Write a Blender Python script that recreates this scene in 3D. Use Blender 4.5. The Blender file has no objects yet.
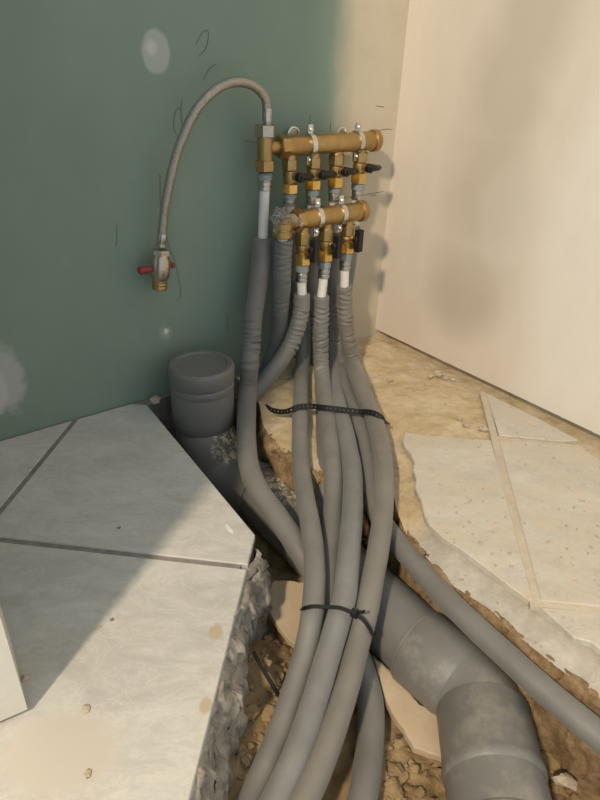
import bpy, math, random
from mathutils import Vector, Matrix, noise
random.seed(7)
S = bpy.context.scene
COL = S.collection
# ------------------------------------------------------------------ camera
F, CH = 620.0, 0.63                      # focal length in pixels (600x800 frame), camera height
HD, SL = 356.0, -0.041                   # horizon distance from the centre, horizon slope
_n = Vector((SL, 1.0)).normalized(); _d = F*F/HD
UP = -Vector((_n.x*_d, _n.y*_d, F)).normalized()
YY = (Vector((0, 0, 1)) - UP*UP.z).normalized()
XX = YY.cross(UP)
O = Vector((0, 0, CH))
def ray(u, v):
    c = Vector(((u-300)/F, (v-400)/F, 1.0))
    return Vector((XX.dot(c), YY.dot(c), UP.dot(c)))
def P(u, v, z=0.0):                      # pixel -> point at height z
    r = ray(u, v); return O + r*((z-CH)/r.z)
cam = bpy.data.cameras.new('camera'); co = bpy.data.objects.new('camera', cam); COL.objects.link(co)
cam.sensor_fit = 'VERTICAL'; cam.sensor_height = 24.0; cam.lens = 24.0*F/800.0; cam.clip_start = 0.02
cx = Vector((XX.x, YY.x, UP.x)); cy = -Vector((XX.y, YY.y, UP.y)); cz = -Vector((XX.z, YY.z, UP.z))
M = Matrix((cx, cy, cz)).transposed().to_4x4(); M.translation = O
co.matrix_world = M; S.camera = co
# ------------------------------------------------------------------ light
w = bpy.data.worlds.new('room_ambience'); S.world = w; w.use_nodes = True
bg = w.node_tree.nodes['Background']; bg.inputs[0].default_value = (0.79, 0.90, 1.0, 1); bg.inputs[1].default_value = 0.78
J = P(29, 714)                           # foot of the door jamb; its shadow runs to pixel (215, 480)
sd = (P(215, 480) - J).normalized()
def area(name, loc, target, size, power, col):
    l = bpy.data.lights.new(name, 'AREA'); l.shape = 'DISK'; l.size = size; l.energy = power; l.color = col
    o = bpy.data.objects.new(name, l); COL.objects.link(o); o.location = loc
    o.rotation_euler = (Vector(target)-Vector(loc)).to_track_quat('-Z', 'Y').to_euler(); return o
LP = J - sd*1.75; LP.z = 2.1
area('work_lamp', LP, (0.15, 1.1, 0.1), 0.17, 70, (1.0, 0.82, 0.60))
S.view_settings.view_transform = 'Standard'; S.view_settings.look = 'None'
S.view_settings.gamma = 1.0; S.view_settings.use_curve_mapping = False; S.view_settings.exposure = 0.0

# ------------------------------------------------------------------ wall frame
A37 = math.radians(37.3)
CR = Vector((.183, 1.454, 0))                          # foot of the corner
AX = Vector((math.cos(A37), math.sin(A37), 0))         # along the green wall towards the corner
NX = Vector((math.sin(A37), -math.cos(A37), 0))        # out of the green wall
ZZ = Vector((0, 0, 1))
def W(u, v, off=0.0):                                  # pixel -> point at a distance from the green wall
    r = ray(u, v); return O + r*((CR+NX*off-O).dot(NX)/r.dot(NX))
RD = (Vector((.571, .984, 0))-CR).normalized()         # along the right wall, away from the corner
RN = Vector((-RD.y, RD.x, 0)); RN = RN if RN.dot(O-CR) > 0 else -RN

# ------------------------------------------------------------------ mesh helpers
ORG = {}
def prop(o, label=None, cat=None, group=None, kind=None):
    for k, v in (('label', label), ('category', cat), ('group', group), ('kind', kind)):
        if v: o[k] = v
    return o
def empty(name, loc):
    o = bpy.data.objects.new(name, None); COL.objects.link(o); o.location = loc; o.empty_display_size = .02
    ORG[o] = Vector(loc); return o
def obj(name, mb, mat, parent=None, org=None, sharp=40):
    base = ORG[parent] if parent else (Vector(org) if org is not None else Vector((0, 0, 0)))
    me = bpy.data.meshes.new(name)
    me.from_pydata([tuple(Vector(v)-base) for v in mb.v], [], mb.f); me.validate()
    me.polygons.foreach_set('use_smooth', [True]*len(me.polygons))
    if sharp: me.set_sharp_from_angle(angle=math.radians(sharp))
    me.materials.append(mat); me.update()
    o = bpy.data.objects.new(name, me); COL.objects.link(o)
    if parent: o.parent = parent
    else: o.location = base
    ORG[o] = base; return o
def basis(ax):
    ax = ax.normalized(); t = Vector((0, 0, 1)) if abs(ax.z) < .9 else Vector((0, 1, 0))
    u = t.cross(ax).normalized(); return u, ax.cross(u)
class MB:
    def __init__(s): s.v = []; s.f = []
    def lathe(s, p, ax, prof, n=24, ph=0.0, cap=True):
        """prof: list of (radius, distance along the axis)"""
        ax = Vector(ax).normalized(); u, w_ = basis(ax); p = Vector(p); b = len(s.v)
        for r, h in prof:
            for i in range(n):
                t = ph + 2*math.pi*i/n; s.v.append(p+ax*h+(u*math.cos(t)+w_*math.sin(t))*r)
        for k in range(len(prof)-1):
            for i in range(n):
                j = (i+1) % n; s.f.append((b+k*n+i, b+k*n+j, b+(k+1)*n+j, b+(k+1)*n+i))
        if cap:
            s.f.append(tuple(b+i for i in reversed(range(n)))); e = b+(len(prof)-1)*n
            s.f.append(tuple(e+i for i in range(n)))
        return s
    def hexa(s, p, ax, r, h0, h1, ph=.2, c=.0015):
        return s.lathe(p, ax, [(r*.9, h0), (r, h0+c), (r, h1-c), (r*.9, h1)], 6, ph)
    def box(s, c, ax, ay, az, hx, hy, hz):
        b = len(s.v); c = Vector(c)
        for i in (-1, 1):
            for j in (-1, 1):
                for k in (-1, 1): s.v.append(c+ax*hx*i+ay*hy*j+az*hz*k)
        for q in ((0, 1, 3, 2), (4, 6, 7, 5), (0, 4, 5, 1), (2, 3, 7, 6), (0, 2, 6, 4), (1, 5, 7, 3)): s.f.append(tuple(b+i for i in q))
        return s
    def prism(s, poly, z0, z1, bev=.0, ax=None):
        """plan polygon between two heights, with a small bevel at the top"""
        n = len(poly); b = len(s.v); c = sum((Vector((p[0], p[1], 0)) for p in poly), Vector())/n
        ar = sum(poly[i][0]*poly[(i+1) % n][1]-poly[(i+1) % n][0]*poly[i][1] for i in range(n))
        if ar < 0: poly = poly[::-1]
        ins = []
        for i in range(n):
            p0, p1, p2 = (Vector((q[0], q[1])) for q in (poly[i-1], poly[i], poly[(i+1) % n]))
            d1 = (p1-p0).normalized(); d2 = (p2-p1).normalized()
            m = Vector((-d1.y-d2.y, d1.x+d2.x)); m = m.normalized() if m.length > 1e-6 else Vector((-d1.y, d1.x))
            ins.append(p1+m*bev)
        for p in poly: s.v.append(Vector((p[0], p[1], z0)))
        for p in poly: s.v.append(Vector((p[0], p[1], z1-bev)))
        for p in ins: s.v.append(Vector((p.x, p.y, z1)))
        for k in (0, 1):
            for i in range(n): j = (i+1) % n; s.f.append((b+k*n+i, b+k*n+j, b+(k+1)*n+j, b+(k+1)*n+i))
        s.f.append(tuple(b+2*n+i for i in range(n))); s.f.append(tuple(b+i for i in reversed(range(n))))
        return s
    def sweep(s, pts, rf, n=20, step=.004, cap=True, ref=None):
        """tube along a smooth path; rf(dist, total, angle) gives the radius"""
        q = resample(smooth(pts), step); L = len(q); tot = step*(L-1); b = len(s.v)
        t0 = (q[1]-q[0]).normalized(); u, w_ = basis(t0)
        if ref is not None: u = (ref-t0*ref.dot(t0)).normalized(); w_ = t0.cross(u)
        for k in range(L):
            t = (q[min(k+1, L-1)]-q[max(k-1, 0)]).normalized()
            u = (u-t*u.dot(t)).normalized(); w_ = t.cross(u)
            for i in range(n):
                a = 2*math.pi*i/n; r = rf(k*step, tot, a) if callable(rf) else rf
                s.v.append(q[k]+(u*math.cos(a)+w_*math.sin(a))*r)
        for k in range(L-1):
            for i in range(n): j = (i+1) % n; s.f.append((b+k*n+i, b+k*n+j, b+(k+1)*n+j, b+(k+1)*n+i))
        if cap:
            s.f.append(tuple(b+i for i in reversed(range(n)))); e = b+(L-1)*n; s.f.append(tuple(e+i for i in range(n)))
        return s
    def ribbon(s, pts, nrm, wid, th, step=.004):
        q = resample(smooth(pts), step); L = len(q); b = len(s.v)
        for k in range(L):
            t = (q[min(k+1, L-1)]-q[max(k-1, 0)]).normalized()
            nn = nrm(k/(L-1)) if callable(nrm) else nrm
            sd_ = t.cross(nn).normalized(); up = sd_.cross(t).normalized()
            for i, j in ((-1, 0), (1, 0), (1, 1), (-1, 1)): s.v.append(q[k]+sd_*wid*.5*i+up*th*j)
        for k in range(L-1):
            for i in range(4): j = (i+1) % 4; s.f.append((b+k*4+i, b+k*4+j, b+k*4+4+j, b+k*4+4+i))
        s.f.append((b+3, b+2, b+1, b)); e = b+(L-1)*4; s.f.append((e, e+1, e+2, e+3)); return s
    def blob(s, c, rx, ry, rz, amp=.25, fr=2.0, n=8, seed=0, rot=0.0, facet=False):
        b = len(s.v); m = n//2+1; c = Vector(c); cr, sr = math.cos(rot), math.sin(rot)
        for i in range(m+1):
            th = math.pi*i/m
            for j in range(n):
                ph = 2*math.pi*j/n; d = Vector((math.sin(th)*math.cos(ph), math.sin(th)*math.sin(ph), math.cos(th)))
                k = 1+amp*noise.noise(d*fr+Vector((seed*3.7, seed*1.3, seed)))*1.6
                x, y, z = d.x*rx*k, d.y*ry*k, d.z*rz*k
                s.v.append(c+Vector((x*cr-y*sr, x*sr+y*cr, z)))
        for i in range(m):
            for j in range(n): k = (j+1) % n; s.f.append((b+i*n+j, b+(i+1)*n+j, b+(i+1)*n+k, b+i*n+k))
        return s
def smooth(pts, sub=10):
    pts = [Vector(p) for p in pts]
    if len(pts) < 3: return pts
    out = []
    e = [pts[0]*2-pts[1]]+pts+[pts[-1]*2-pts[-2]]
    for i in range(1, len(e)-2):
        p0, p1, p2, p3 = e[i-1:i+3]
        t0 = 0.0; t1 = t0+max((p1-p0).length, 1e-6)**.5; t2 = t1+max((p2-p1).length, 1e-6)**.5; t3 = t2+max((p3-p2).length, 1e-6)**.5
        for k in range(sub):
            t = t1+(t2-t1)*k/sub
            a1 = p0*((t1-t)/(t1-t0))+p1*((t-t0)/(t1-t0)); a2 = p1*((t2-t)/(t2-t1))+p2*((t-t1)/(t2-t1)); a3 = p2*((t3-t)/(t3-t2))+p3*((t-t2)/(t3-t2))
            b1 = a1*((t2-t)/(t2-t0))+a2*((t-t0)/(t2-t0)); b2 = a2*((t3-t)/(t3-t1))+a3*((t-t1)/(t3-t1))
            out.append(b1*((t2-t)/(t2-t1))+b2*((t-t1)/(t2-t1)))
    out.append(pts[-1]); return out
def resample(p, step):
    out = [p[0].copy()]; need = step; i = 0; cur = p[0]
    while i < len(p)-1:
        d = (p[i+1]-cur).length
        if d >= need: cur = cur+(p[i+1]-cur)*(need/d); out.append(cur.copy()); need = step
        else: need -= d; i += 1; cur = p[i]
    if len(out) < 2: out.append(p[-1].copy())
    return out

# ------------------------------------------------------------------ materials
class Mat:
    def __init__(s, name, rough=.6, metal=0.0):
        s.m = bpy.data.materials.new(name); s.m.use_nodes = True; s.t = s.m.node_tree; s.b = s.t.nodes['Principled BSDF']
        s.b.inputs['Roughness'].default_value = rough; s.b.inputs['Metallic'].default_value = metal
        s.tc = s.n('ShaderNodeTexCoord'); s.pos = s.tc.outputs['Object']; s.h = None
    def n(s, typ, **kw):
        x = s.t.nodes.new(typ)
        for k, v in kw.items(): setattr(x, k, v)
        return x
    def link(s, a, b): s.t.links.new(a, b)
    def world(s): s.pos = s.n('ShaderNodeNewGeometry').outputs['Position']; return s
    def noise(s, sc, det=4, rough=.6, vec=None, stretch=None, dist=0.0):
        v = vec or s.pos
        if stretch:
            mp = s.n('ShaderNodeMapping'); mp.inputs['Scale'].default_value = stretch; s.link(v, mp.inputs[0]); v = mp.outputs[0]
        x = s.n('ShaderNodeTexNoise'); x.inputs['Scale'].default_value = sc; x.inputs['Detail'].default_value = det
        x.inputs['Roughness'].default_value = rough; x.inputs['Distortion'].default_value = dist; s.link(v, x.inputs['Vector']); return x.outputs['Fac']
    def ramp(s, fac, *stops):
        r = s.n('ShaderNodeValToRGB'); e = r.color_ramp.elements
        while len(e) < len(stops): e.new(.5)
        for i, (p, c) in enumerate(stops):
            e[i].position = p; c = c if hasattr(c, '__len__') else (c, c, c); e[i].color = (*c[:3], 1)
        s.link(fac, r.inputs[0]); return r.outputs[0]
    def mix(s, fac, a, b, mode='MIX'):
        x = s.n('ShaderNodeMix', data_type='RGBA', blend_type=mode)
        for k, v in ((0, fac), (6, a), (7, b)):
            if hasattr(v, 'links') or hasattr(v, 'is_linked'): s.link(v, x.inputs[k])
            elif isinstance(v, (int, float)): x.inputs[k].default_value = v
            else: x.inputs[k].default_value = (*v, 1)
        return x.outputs[2]
    def math(s, op, a, b=None, c=None):
        x = s.n('ShaderNodeMath', operation=op)
        for k, v in enumerate((a, b, c)):
            if v is None: continue
            if hasattr(v, 'is_linked'): s.link(v, x.inputs[k])
            else: x.inputs[k].default_value = v
        return x.outputs[0]
    def spot(s, c, size, soft=.3, jit=.35, nsc=40):
        """ragged ellipse mask around c (object coordinates)"""
        mp = s.n('ShaderNodeVectorMath', operation='SUBTRACT'); s.link(s.pos, mp.inputs[0]); mp.inputs[1].default_value = c
        d = s.n('ShaderNodeVectorMath', operation='DIVIDE'); s.link(mp.outputs[0], d.inputs[0]); d.inputs[1].default_value = size
        l = s.n('ShaderNodeVectorMath', operation='LENGTH'); s.link(d.outputs[0], l.inputs[0])
        q = s.math('ADD', l.outputs['Value'], s.math('MULTIPLY', s.math('SUBTRACT', s.noise(nsc, 3), .5), jit*2))
        return s.ramp(q, (max(0, 1-soft), 1.0), (1.0, 0.0))
    def col(s, c):
        i = s.b.inputs['Base Color']
        if hasattr(c, 'is_linked'): s.link(c, i)
        else: i.default_value = (*c, 1)
        return s
    def bump(s, fac, st=.3, dist=.002):
        b = s.n('ShaderNodeBump'); b.inputs['Strength'].default_value = st; b.inputs['Distance'].default_value = dist
        s.link(fac, b.inputs['Height'])
        if s.h: s.link(s.h, b.inputs['Normal'])
        s.h = b.outputs[0]; s.link(s.h, s.b.inputs['Normal']); return s
    def rough(s, f): s.link(f, s.b.inputs['Roughness']); return s

def simple(name, c, rough=.6, metal=0.0, var=.12, sc=60, bump=.1):
    m = Mat(name, rough, metal); f = m.noise(sc, 5)
    m.col(m.ramp(f, (.3, tuple(x*(1-var) for x in c)), (.7, tuple(min(1, x*(1+var)) for x in c)))); m.bump(f, bump, .001); return m
# foam insulation: matt grey with dusty scuffs
def foam(name, c):
    m = Mat(name, .52); m.world(); f = m.noise(18, 5); g = m.noise(220, 3); h = m.noise(60, 6, .7)
    base = m.ramp(f, (.3, tuple(x*.85 for x in c)), (.72, tuple(x*1.13 for x in c)))
    base = m.mix(m.ramp(h, (.64, 0.0), (.76, .4)), base, (.42, .38, .31))
    m.col(base); m.bump(g, .35, .0008); m.b.inputs['Sheen Weight'].default_value = .15; return m.m
M_foam = foam('grey_foam', (.188, .182, .166)); M_foamW = foam('warm_grey_foam', (.198, .184, .158)); M_foamC = foam('cool_grey_foam', (.200, .199, .190)); M_foam2 = foam('dark_grey_foam', (.140, .142, .136))
M_white = simple('white_pipe', (.72, .71, .66), .35, bump=.02, var=.05).m
M_ring = simple('blue_grey_plastic', (.25, .285, .285), .4, bump=.02).m
M_steel = simple('pressed_steel', (.5, .49, .46), .28, 1.0, sc=150, bump=.05).m
M_zinc = simple('zinc_plated', (.72, .72, .70), .3, 1.0, sc=120, bump=.08).m
def brass(name, c, r):
    m = Mat(name, r, .93); f = m.noise(45, 5); g = m.noise(380, 3)
    m.col(m.ramp(f, (.3, tuple(x*.8 for x in c)), (.7, c))); m.rough(m.ramp(f, (.3, r+.12), (.7, r))); m.bump(g, .18, .0006); return m.m
M_brass = brass('cast_brass', (.50, .335, .140), .38); M_brass2 = brass('machined_brass', (.78, .53, .17), .22)
M_black = simple('black_plastic', (.007, .007, .0075), .48, bump=.05).m
M_red = simple('red_plastic', (.26, .03, .03), .5).m
M_nickel = simple('nickel', (.50, .43, .35), .3, .9, sc=200).m
# braided steel
m = Mat('braided_steel', .34, .85); m.world()
mp1 = m.n('ShaderNodeTexWave', wave_type='BANDS', bands_direction='DIAGONAL'); mp1.inputs['Scale'].default_value = 160; mp1.inputs['Distortion'].default_value = 1.5; m.link(m.pos, mp1.inputs[0])
mp2 = m.n('ShaderNodeTexVoronoi'); mp2.inputs['Scale'].default_value = 620; m.link(m.pos, mp2.inputs[0])
m.col(m.ramp(mp2.outputs['Distance'], (.0, (.66, .61, .54)), (.7, (.36, .33, .29)))); m.bump(mp1.outputs[1], .4, .001); m.bump(mp2.outputs['Distance'], .6, .001); M_braid = m.m
# pvc drain pipe
m = Mat('grey_pvc', .42); m.world(); f = m.noise(9, 5); g = m.math('MULTIPLY', m.math('ADD', m.noise(30, 8, .8), m.noise(8, 3)), .5)
c = m.ramp(f, (.3, (.155, .152, .143)), (.7, (.20, .196, .18)))
c = m.mix(m.ramp(g, (.50, 0.0), (.62, .5)), c, (.38, .345, .28)); m.col(c); m.rough(m.ramp(g, (.4, .36), (.7, .7))); M_pvc = m.m
M_pvcc = simple('clean_grey_pvc', (.165, .163, .155), .45, var=.08, sc=12, bump=.02).m
m = Mat('splattered_pvc', .5); m.world(); f = m.noise(9, 5); g = m.noise(105, 6, .72, dist=.6)
c = m.ramp(f, (.3, (.145, .142, .135)), (.7, (.19, .186, .17)))
sp = m.spot(tuple(P(287, 482, -.07)), (.06, .065, .08), .5, .5, 30)
sp2 = m.spot(tuple(P(226, 440, -.05)), (.035, .05, .07), .5, .6, 40)
k = m.math('MULTIPLY', m.ramp(g, (.50, 0.0), (.535, 1.0)), m.math('MAXIMUM', sp, sp2)); c = m.mix(k, c, (.66, .57, .40)); m.col(c); m.bump(k, .6, .002); M_pvcs = m.m
# soil, sand, mortar
def soil(name, a, b_, sc=30, sc2=160, st=.8, dist=.006):
    m = Mat(name, .95); m.world(); f = m.noise(sc, 8, .68); g = m.noise(sc2, 5, .7); l = m.noise(6, 3)
    c = m.ramp(f, (.32, a), (.68, b_)); c = m.mix(m.ramp(l, (.4, 0.0), (.65, .35)), c, tuple(x*.72 for x in a)); m.col(c); m.bump(f, st, dist); m.bump(g, .5, .002); return m
M_clay = soil('clay_soil', (.25, .165, .075), (.46, .33, .18)).m
m = soil('sandy_screed', (.46, .34, .19), (.66, .52, .33), 26, 220, .5, .004)
M_sand = m.m
M_mortar = soil('broken_mortar', (.17, .15, .12), (.60, .54, .44), 42, 260, 1.0, .006).m
M_earth = soil('crumbly_bank', (.20, .12, .05), (.48, .34, .19), 60, 260, 1.0, .007).m
m = soil('grey_adhesive', (.42, .38, .32), (.62, .57, .49), 22, 200, .4, .003); M_adh = m.m
M_board = soil('board_offcut', (.52, .40, .26), (.62, .50, .35), 20, 150, .25, .002).m
M_stone = soil('pale_stone', (.45, .37, .26), (.66, .57, .43), 60, 300, .4, .002).m
# tiles
def tile_mat(name, a, b_, spots=(), dust=0.0):
    m = Mat(name, .38); m.world()
    f = m.noise(7, 7, .62, stretch=(1.0, 2.2, 1.0), dist=1.2); g = m.noise(60, 5, .7)
    c = m.ramp(f, (.33, a), (.5, tuple((x+y)/2 for x, y in zip(a, b_))), (.67, b_))
    ve = m.noise(16, 9, .72, stretch=(1.0, 1.7, 1.0), dist=2.2); c = m.mix(m.ramp(ve, (.50, 0.0), (.535, .35), (.57, 0.0)), c, tuple(min(.8, x*1.22) for x in b_)); c = m.mix(m.ramp(ve, (.36, .3), (.46, 0.0)), c, tuple(x*.9 for x in a))
    if dust:
        d = m.ramp(m.noise(13, 8, .72), (.40, 0.0), (.62, dust)); c = m.mix(d, c, (.60, .515, .39)); d2 = m.ramp(m.noise(75, 6, .75), (.60, 0.0), (.70, .4)); c = m.mix(d2, c, (.50, .39, .26))
    c = m.mix(m.ramp(g, (.66, 0.0), (.74, .35)), c, tuple(x*.7 for x in a))
    for cen, size, colr in spots: c = m.mix(m.spot(cen, size, .35, .25, 90), c, colr)
    m.col(c); m.rough(m.ramp(f, (.3, .34), (.7, .5))); m.bump(f, .08, .002); m.bump(g, .05, .0006); return m.m
br = (.47, .385, .27)
M_tileL = tile_mat('grey_marbled_tile', (.46, .445, .405), (.585, .565, .515),
                   [(tuple(P(216, 632)), (.010, .014, .03), br), (tuple(P(206, 705)), (.008, .012, .03), br), (tuple(P(60, 752)), (.07, .05, .05), (.54, .495, .425))])
M_tileR = tile_mat('dusty_beige_tile', (.47, .44, .38), (.62, .585, .51), dust=.85)
M_grout = soil('grey_grout', (.19, .178, .155), (.33, .31, .275), 60, 300, .5, .002).m
M_groutR = soil('sand_filled_grout', (.54, .46, .35), (.66, .58, .46), 60, 300, .5, .002).m
M_pencil = simple('pencil_line', (.085, .115, .10), .9, bump=0).m

# ------------------------------------------------------------------ walls
# green board wall: local x along the wall (0 in the corner, negative to the left), z up
def wl(u, v):
    p = W(u, v); d = p-CR; return (d.dot(AX), 0.0, p.z)
m = Mat('green_plasterboard', .8)
f = m.noise(3.2, 5, .6); g = m.noise(14, 6, .7, stretch=(1, 1, .45))
c = m.ramp(f, (.3, (.200, .272, .214)), (.7, (.232, .310, .248)))
c = m.mix(m.ramp(g, (.5, 0.0), (.72, .22)), c, (.30, .34, .28))
sep = m.n('ShaderNodeSeparateXYZ'); m.link(m.pos, sep.inputs[0])
q = m.math('ADD', sep.outputs[0], m.math('MULTIPLY', m.math('SUBTRACT', m.noise(5, 5, .6, stretch=(1, 1, .5)), .5), .09))
q = m.math('ADD', q, m.math('MULTIPLY', m.math('SUBTRACT', m.noise(26, 4, .7, stretch=(1, 1, .3)), .5), .03))
xs = wl(338, 120)[0]
band = m.n('ShaderNodeMapRange'); band.interpolation_type = 'SMOOTHSTEP'; m.link(q, band.inputs[0]); band.inputs[1].default_value = xs-.035; band.inputs[2].default_value = xs+.045
pl = m.ramp(m.noise(9, 5), (.3, (.54, .47, .34)), (.7, (.62, .55, .42)))
c = m.mix(band.outputs[0], c, pl)
for (u, v, sx, sz, cc, so, ji) in ((156, 52, .026, .034, (.40, .43, .38), .18, .12), (151, 47, .012, .014, (.52, .54, .49), .5, .3), (165, 333, .016, .02, (.40, .40, .33), .8, .5),
                                   (166, 331, .006, .007, (.7, .68, .6), .4, .3), (0, 380, .045, .075, (.43, .45, .42), .3, .35), (-8, 392, .03, .05, (.52, .53, .50), .3, .3)):
    c = m.mix(m.spot(wl(u, v), (sx, 1, sz), so, ji, 60), c, cc)
m.col(c); m.bump(m.noise(300, 3), .06, .0006); m.bump(band.outputs[0], .25, .002); M_green = m.m
def wallbox(name, p0, d, n_, L0, L1, z0, z1, th, mat):
    # box in local coordinates: x along d, y along -n (into the wall), z up
    mb = MB()
    for x in (L0, L1):
        for y in (0, th):
            for z in (z0, z1): mb.v.append(Vector((x, y, z)))
    mb.f = [(0, 1, 3, 2), (4, 6, 7, 5), (0, 4, 5, 1), (2, 3, 7, 6), (0, 2, 6, 4), (1, 5, 7, 3)]
    o = obj(name, mb, mat, sharp=30); o.matrix_world = Matrix(((d.x, -n_.x, 0, p0.x), (d.y, -n_.y, 0, p0.y), (0, 0, 1, p0.z), (0, 0, 0, 1)))
    prop(o, kind='structure'); return o
wb = wallbox('wall_back', CR, AX, NX, -2.4, .25, -.25, 2.4, .10, M_green)
prop(wb, label='green moisture-resistant plasterboard wall with filler patches behind the pipes')
# right wall
def wr(u, v):
    r = ray(u, v); p = O+r*((CR-O).dot(RN)/r.dot(RN)); d = p-CR; return (d.dot(RD), 0.0, p.z)
m = Mat('skimmed_plaster', .85)
big = m.noise(2.6, 5, .55, stretch=(1.3, 1, .55), dist=.6); fine = m.noise(26, 5, .65, stretch=(1, 1, .4))
c = m.ramp(big, (.36, (.68, .595, .495)), (.64, (.74, .665, .57)))
c = m.mix(m.math('MULTIPLY', m.spot(wr(640, 260), (.20, 1, .62), .25, .22, 5), .75), c, (.78, .735, .65))
stk = m.spot(wr(535, 10), (.10, 1, .20), .6, .3, 6)
for (u, v, sx, sz) in ((505, 90, .11, .17), (486, 185, .13, .19), (466, 290, .13, .14)): stk = m.math('MAXIMUM', stk, m.spot(wr(u, v), (sx, 1, sz), .6, .3, 6))
c = m.mix(m.math('MULTIPLY', stk, .62), c, (.50, .43, .335))
c = m.mix(m.math('MULTIPLY', m.spot(wr(460, 305), (.10, 1, .11), .6, .3, 9), .22), c, (.42, .35, .265))
c = m.mix(m.math('MULTIPLY', m.spot(wr(507, 220), (.075, 1, .12), .25, .3, 12), .38), c, (.66, .615, .53))
c = m.mix(m.ramp(fine, (.45, 0.0), (.75, .12)), c, (.55, .48, .38))
m.col(c); m.bump(m.noise(120, 4), .05, .0008); m.bump(big, .12, .006); M_plaster = m.m
wr_o = wallbox('wall_right', CR, RD, RN, -.06, 2.0, .012, 2.4, .10, M_plaster)
# RD x up must face the room: flip if needed handled by closed box
prop(wr_o, label='skim plastered beige wall with drying patches, gap above the floor')
# partition that carries the door jamb on the left, outside the picture
JD = (P(4, 725)-J); JD.z = 0; JD = JD.normalized()
JN = Vector((-JD.y, JD.x, 0)); JN = JN if JN.y > 0 else -JN      # away from the camera
M_paint = simple('cream_paint', (.62, .60, .52), .5, bump=.02, var=.04).m
mb = MB(); mb.box(J+JD*.019+JN*.045+ZZ*1.108, JD, JN, ZZ, .019, .045, 1.10)
tr = prop(obj('trim_1', mb, M_paint, org=J), label='cream painted door jamb standing at the left edge', kind='structure')
mb = MB(); mb.box(J+JD*.70+JN*.045+ZZ*1.10, JD, JN, ZZ, .66, .035, 1.10)
prop(obj('wall_left', mb, M_plaster, org=J+JD*.7), label='plastered partition beside the cream door jamb', kind='structure')

# pencil marks on the green wall
def marks(lines):
    for px in lines:
        mb = MB(); mb.ribbon([W(u, v, .0004) for u, v in px], NX, .0008, .0003, .006); obj('pencil_mark', mb, M_pencil).parent = wb
    for ch in wb.children: ch.matrix_parent_inverse = wb.matrix_world.inverted()
marks([[(180, 138), (175, 132), (174, 118), (178, 108), (183, 112)], [(183, 130), (181, 112), (182, 96)], [(196, 44), (203, 32), (208, 30), (206, 48), (197, 58)],
       [(203, 80), (210, 68), (216, 64)], [(244, 141), (252, 142), (259, 142)], [(116, 246), (117, 232), (116, 222)], [(160, 175), (161, 210), (167, 240), (175, 262), (180, 298), (176, 300)],
       [(310, 128), (310, 112)], [(330, 132), (331, 122)], [(228, 330), (227, 312)], [(378, 131), (386, 129), (394, 130)], [(376, 106), (385, 107)],
       [(340, 198), (358, 196), (375, 193), (384, 191)], [(370, 196), (378, 195)], [(355, 128), (355, 122)]])

# ------------------------------------------------------------------ floor: left side
fl = empty('floor', P(120, 600, -.12)); prop(fl, kind='structure', label='tiled floor broken open along a trench')
def half(poly, p, d):                     # keep the part left of the directed line p + t*d
    out = []
    sdn = lambda q: d[0]*(q[1]-p[1])-d[1]*(q[0]-p[0])
    for i in range(len(poly)):
        a, b_ = poly[i], poly[(i+1) % len(poly)]; sa, sb = sdn(a), sdn(b_)
        if sa >= 0: out.append(a)
        if (sa > 0) != (sb > 0) and sa != sb:
            t = sa/(sa-sb); out.append((a[0]+(b_[0]-a[0])*t, a[1]+(b_[1]-a[1])*t))
    return out
cutA, cutB, edgC, edgD = (P(*q) for q in ((148, 406), (262, 543), (246, 571), (189, 800)))
TA = math.radians(-5.4); E1 = Vector((math.cos(TA), math.sin(TA), 0)); E2 = Vector((-E1.y, E1.x, 0))
G0 = Vector((-.4535, .665, 0))            # crossing of the two grey joints on the left
ed = (edgD-edgC).normalized(); e_end = edgC+ed*.75
ww = (AX.x, AX.y)
for i in (-3, -2, -1, 0):
    for j in (-2, -1, 0, 1):
        a0 = G0+E1*(.405*i)+E2*(.405*j); g = .0048
        poly = [tuple((a0+E1*x+E2*y)[:2]) for x, y in ((g, g), (.405-g, g), (.405-g, .405-g), (g, .405-g))]
        if i == 0: poly = [tuple((a0+E1*x+E2*y)[:2]) for x, y in ((g, g), (.55, g), (.55, .405-g), (g, .405-g))]
        poly = half(poly, tuple((CR+NX*.004)[:2]), (-ww[0], -ww[1]))                    # in front of the wall
        poly = half(poly, tuple(cutB[:2]), tuple((cutA-cutB)[:2])) if poly else poly
        poly = half(poly, tuple(edgD[:2]), tuple((edgC-edgD)[:2])) if poly else poly
        if len(poly) < 3: continue
        ar = abs(sum(poly[k][0]*poly[(k+1) % len(poly)][1]-poly[(k+1) % len(poly)][0]*poly[k][1] for k in range(len(poly))))/2
        if ar < .0008: continue
        poly = [p for k, p in enumerate(poly) if (Vector(p)-Vector(poly[k-1])).length > .002]
        obj('tile', MB().prism(poly, -.010, 0.0, .0014), M_tileL, fl, sharp=25)
mb = MB()
slabL = [tuple(q[:2]) for q in (CR-AX*.55+NX*.002, cutA-Vector((.008, 0, 0)), cutB-Vector((.012, 0, 0)), edgC-Vector((.012, 0, 0)), e_end-Vector((.012, 0, 0)), Vector((-1.7, -.4, 0)), Vector((-1.7, .02, 0)))]
def clipw(poly): return half(poly, tuple((CR+NX*.002)[:2]), (-ww[0], -ww[1]))
obj('grout_bed', MB().prism(clipw(slabL), -.16, -.0028), M_grout, fl)
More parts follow.
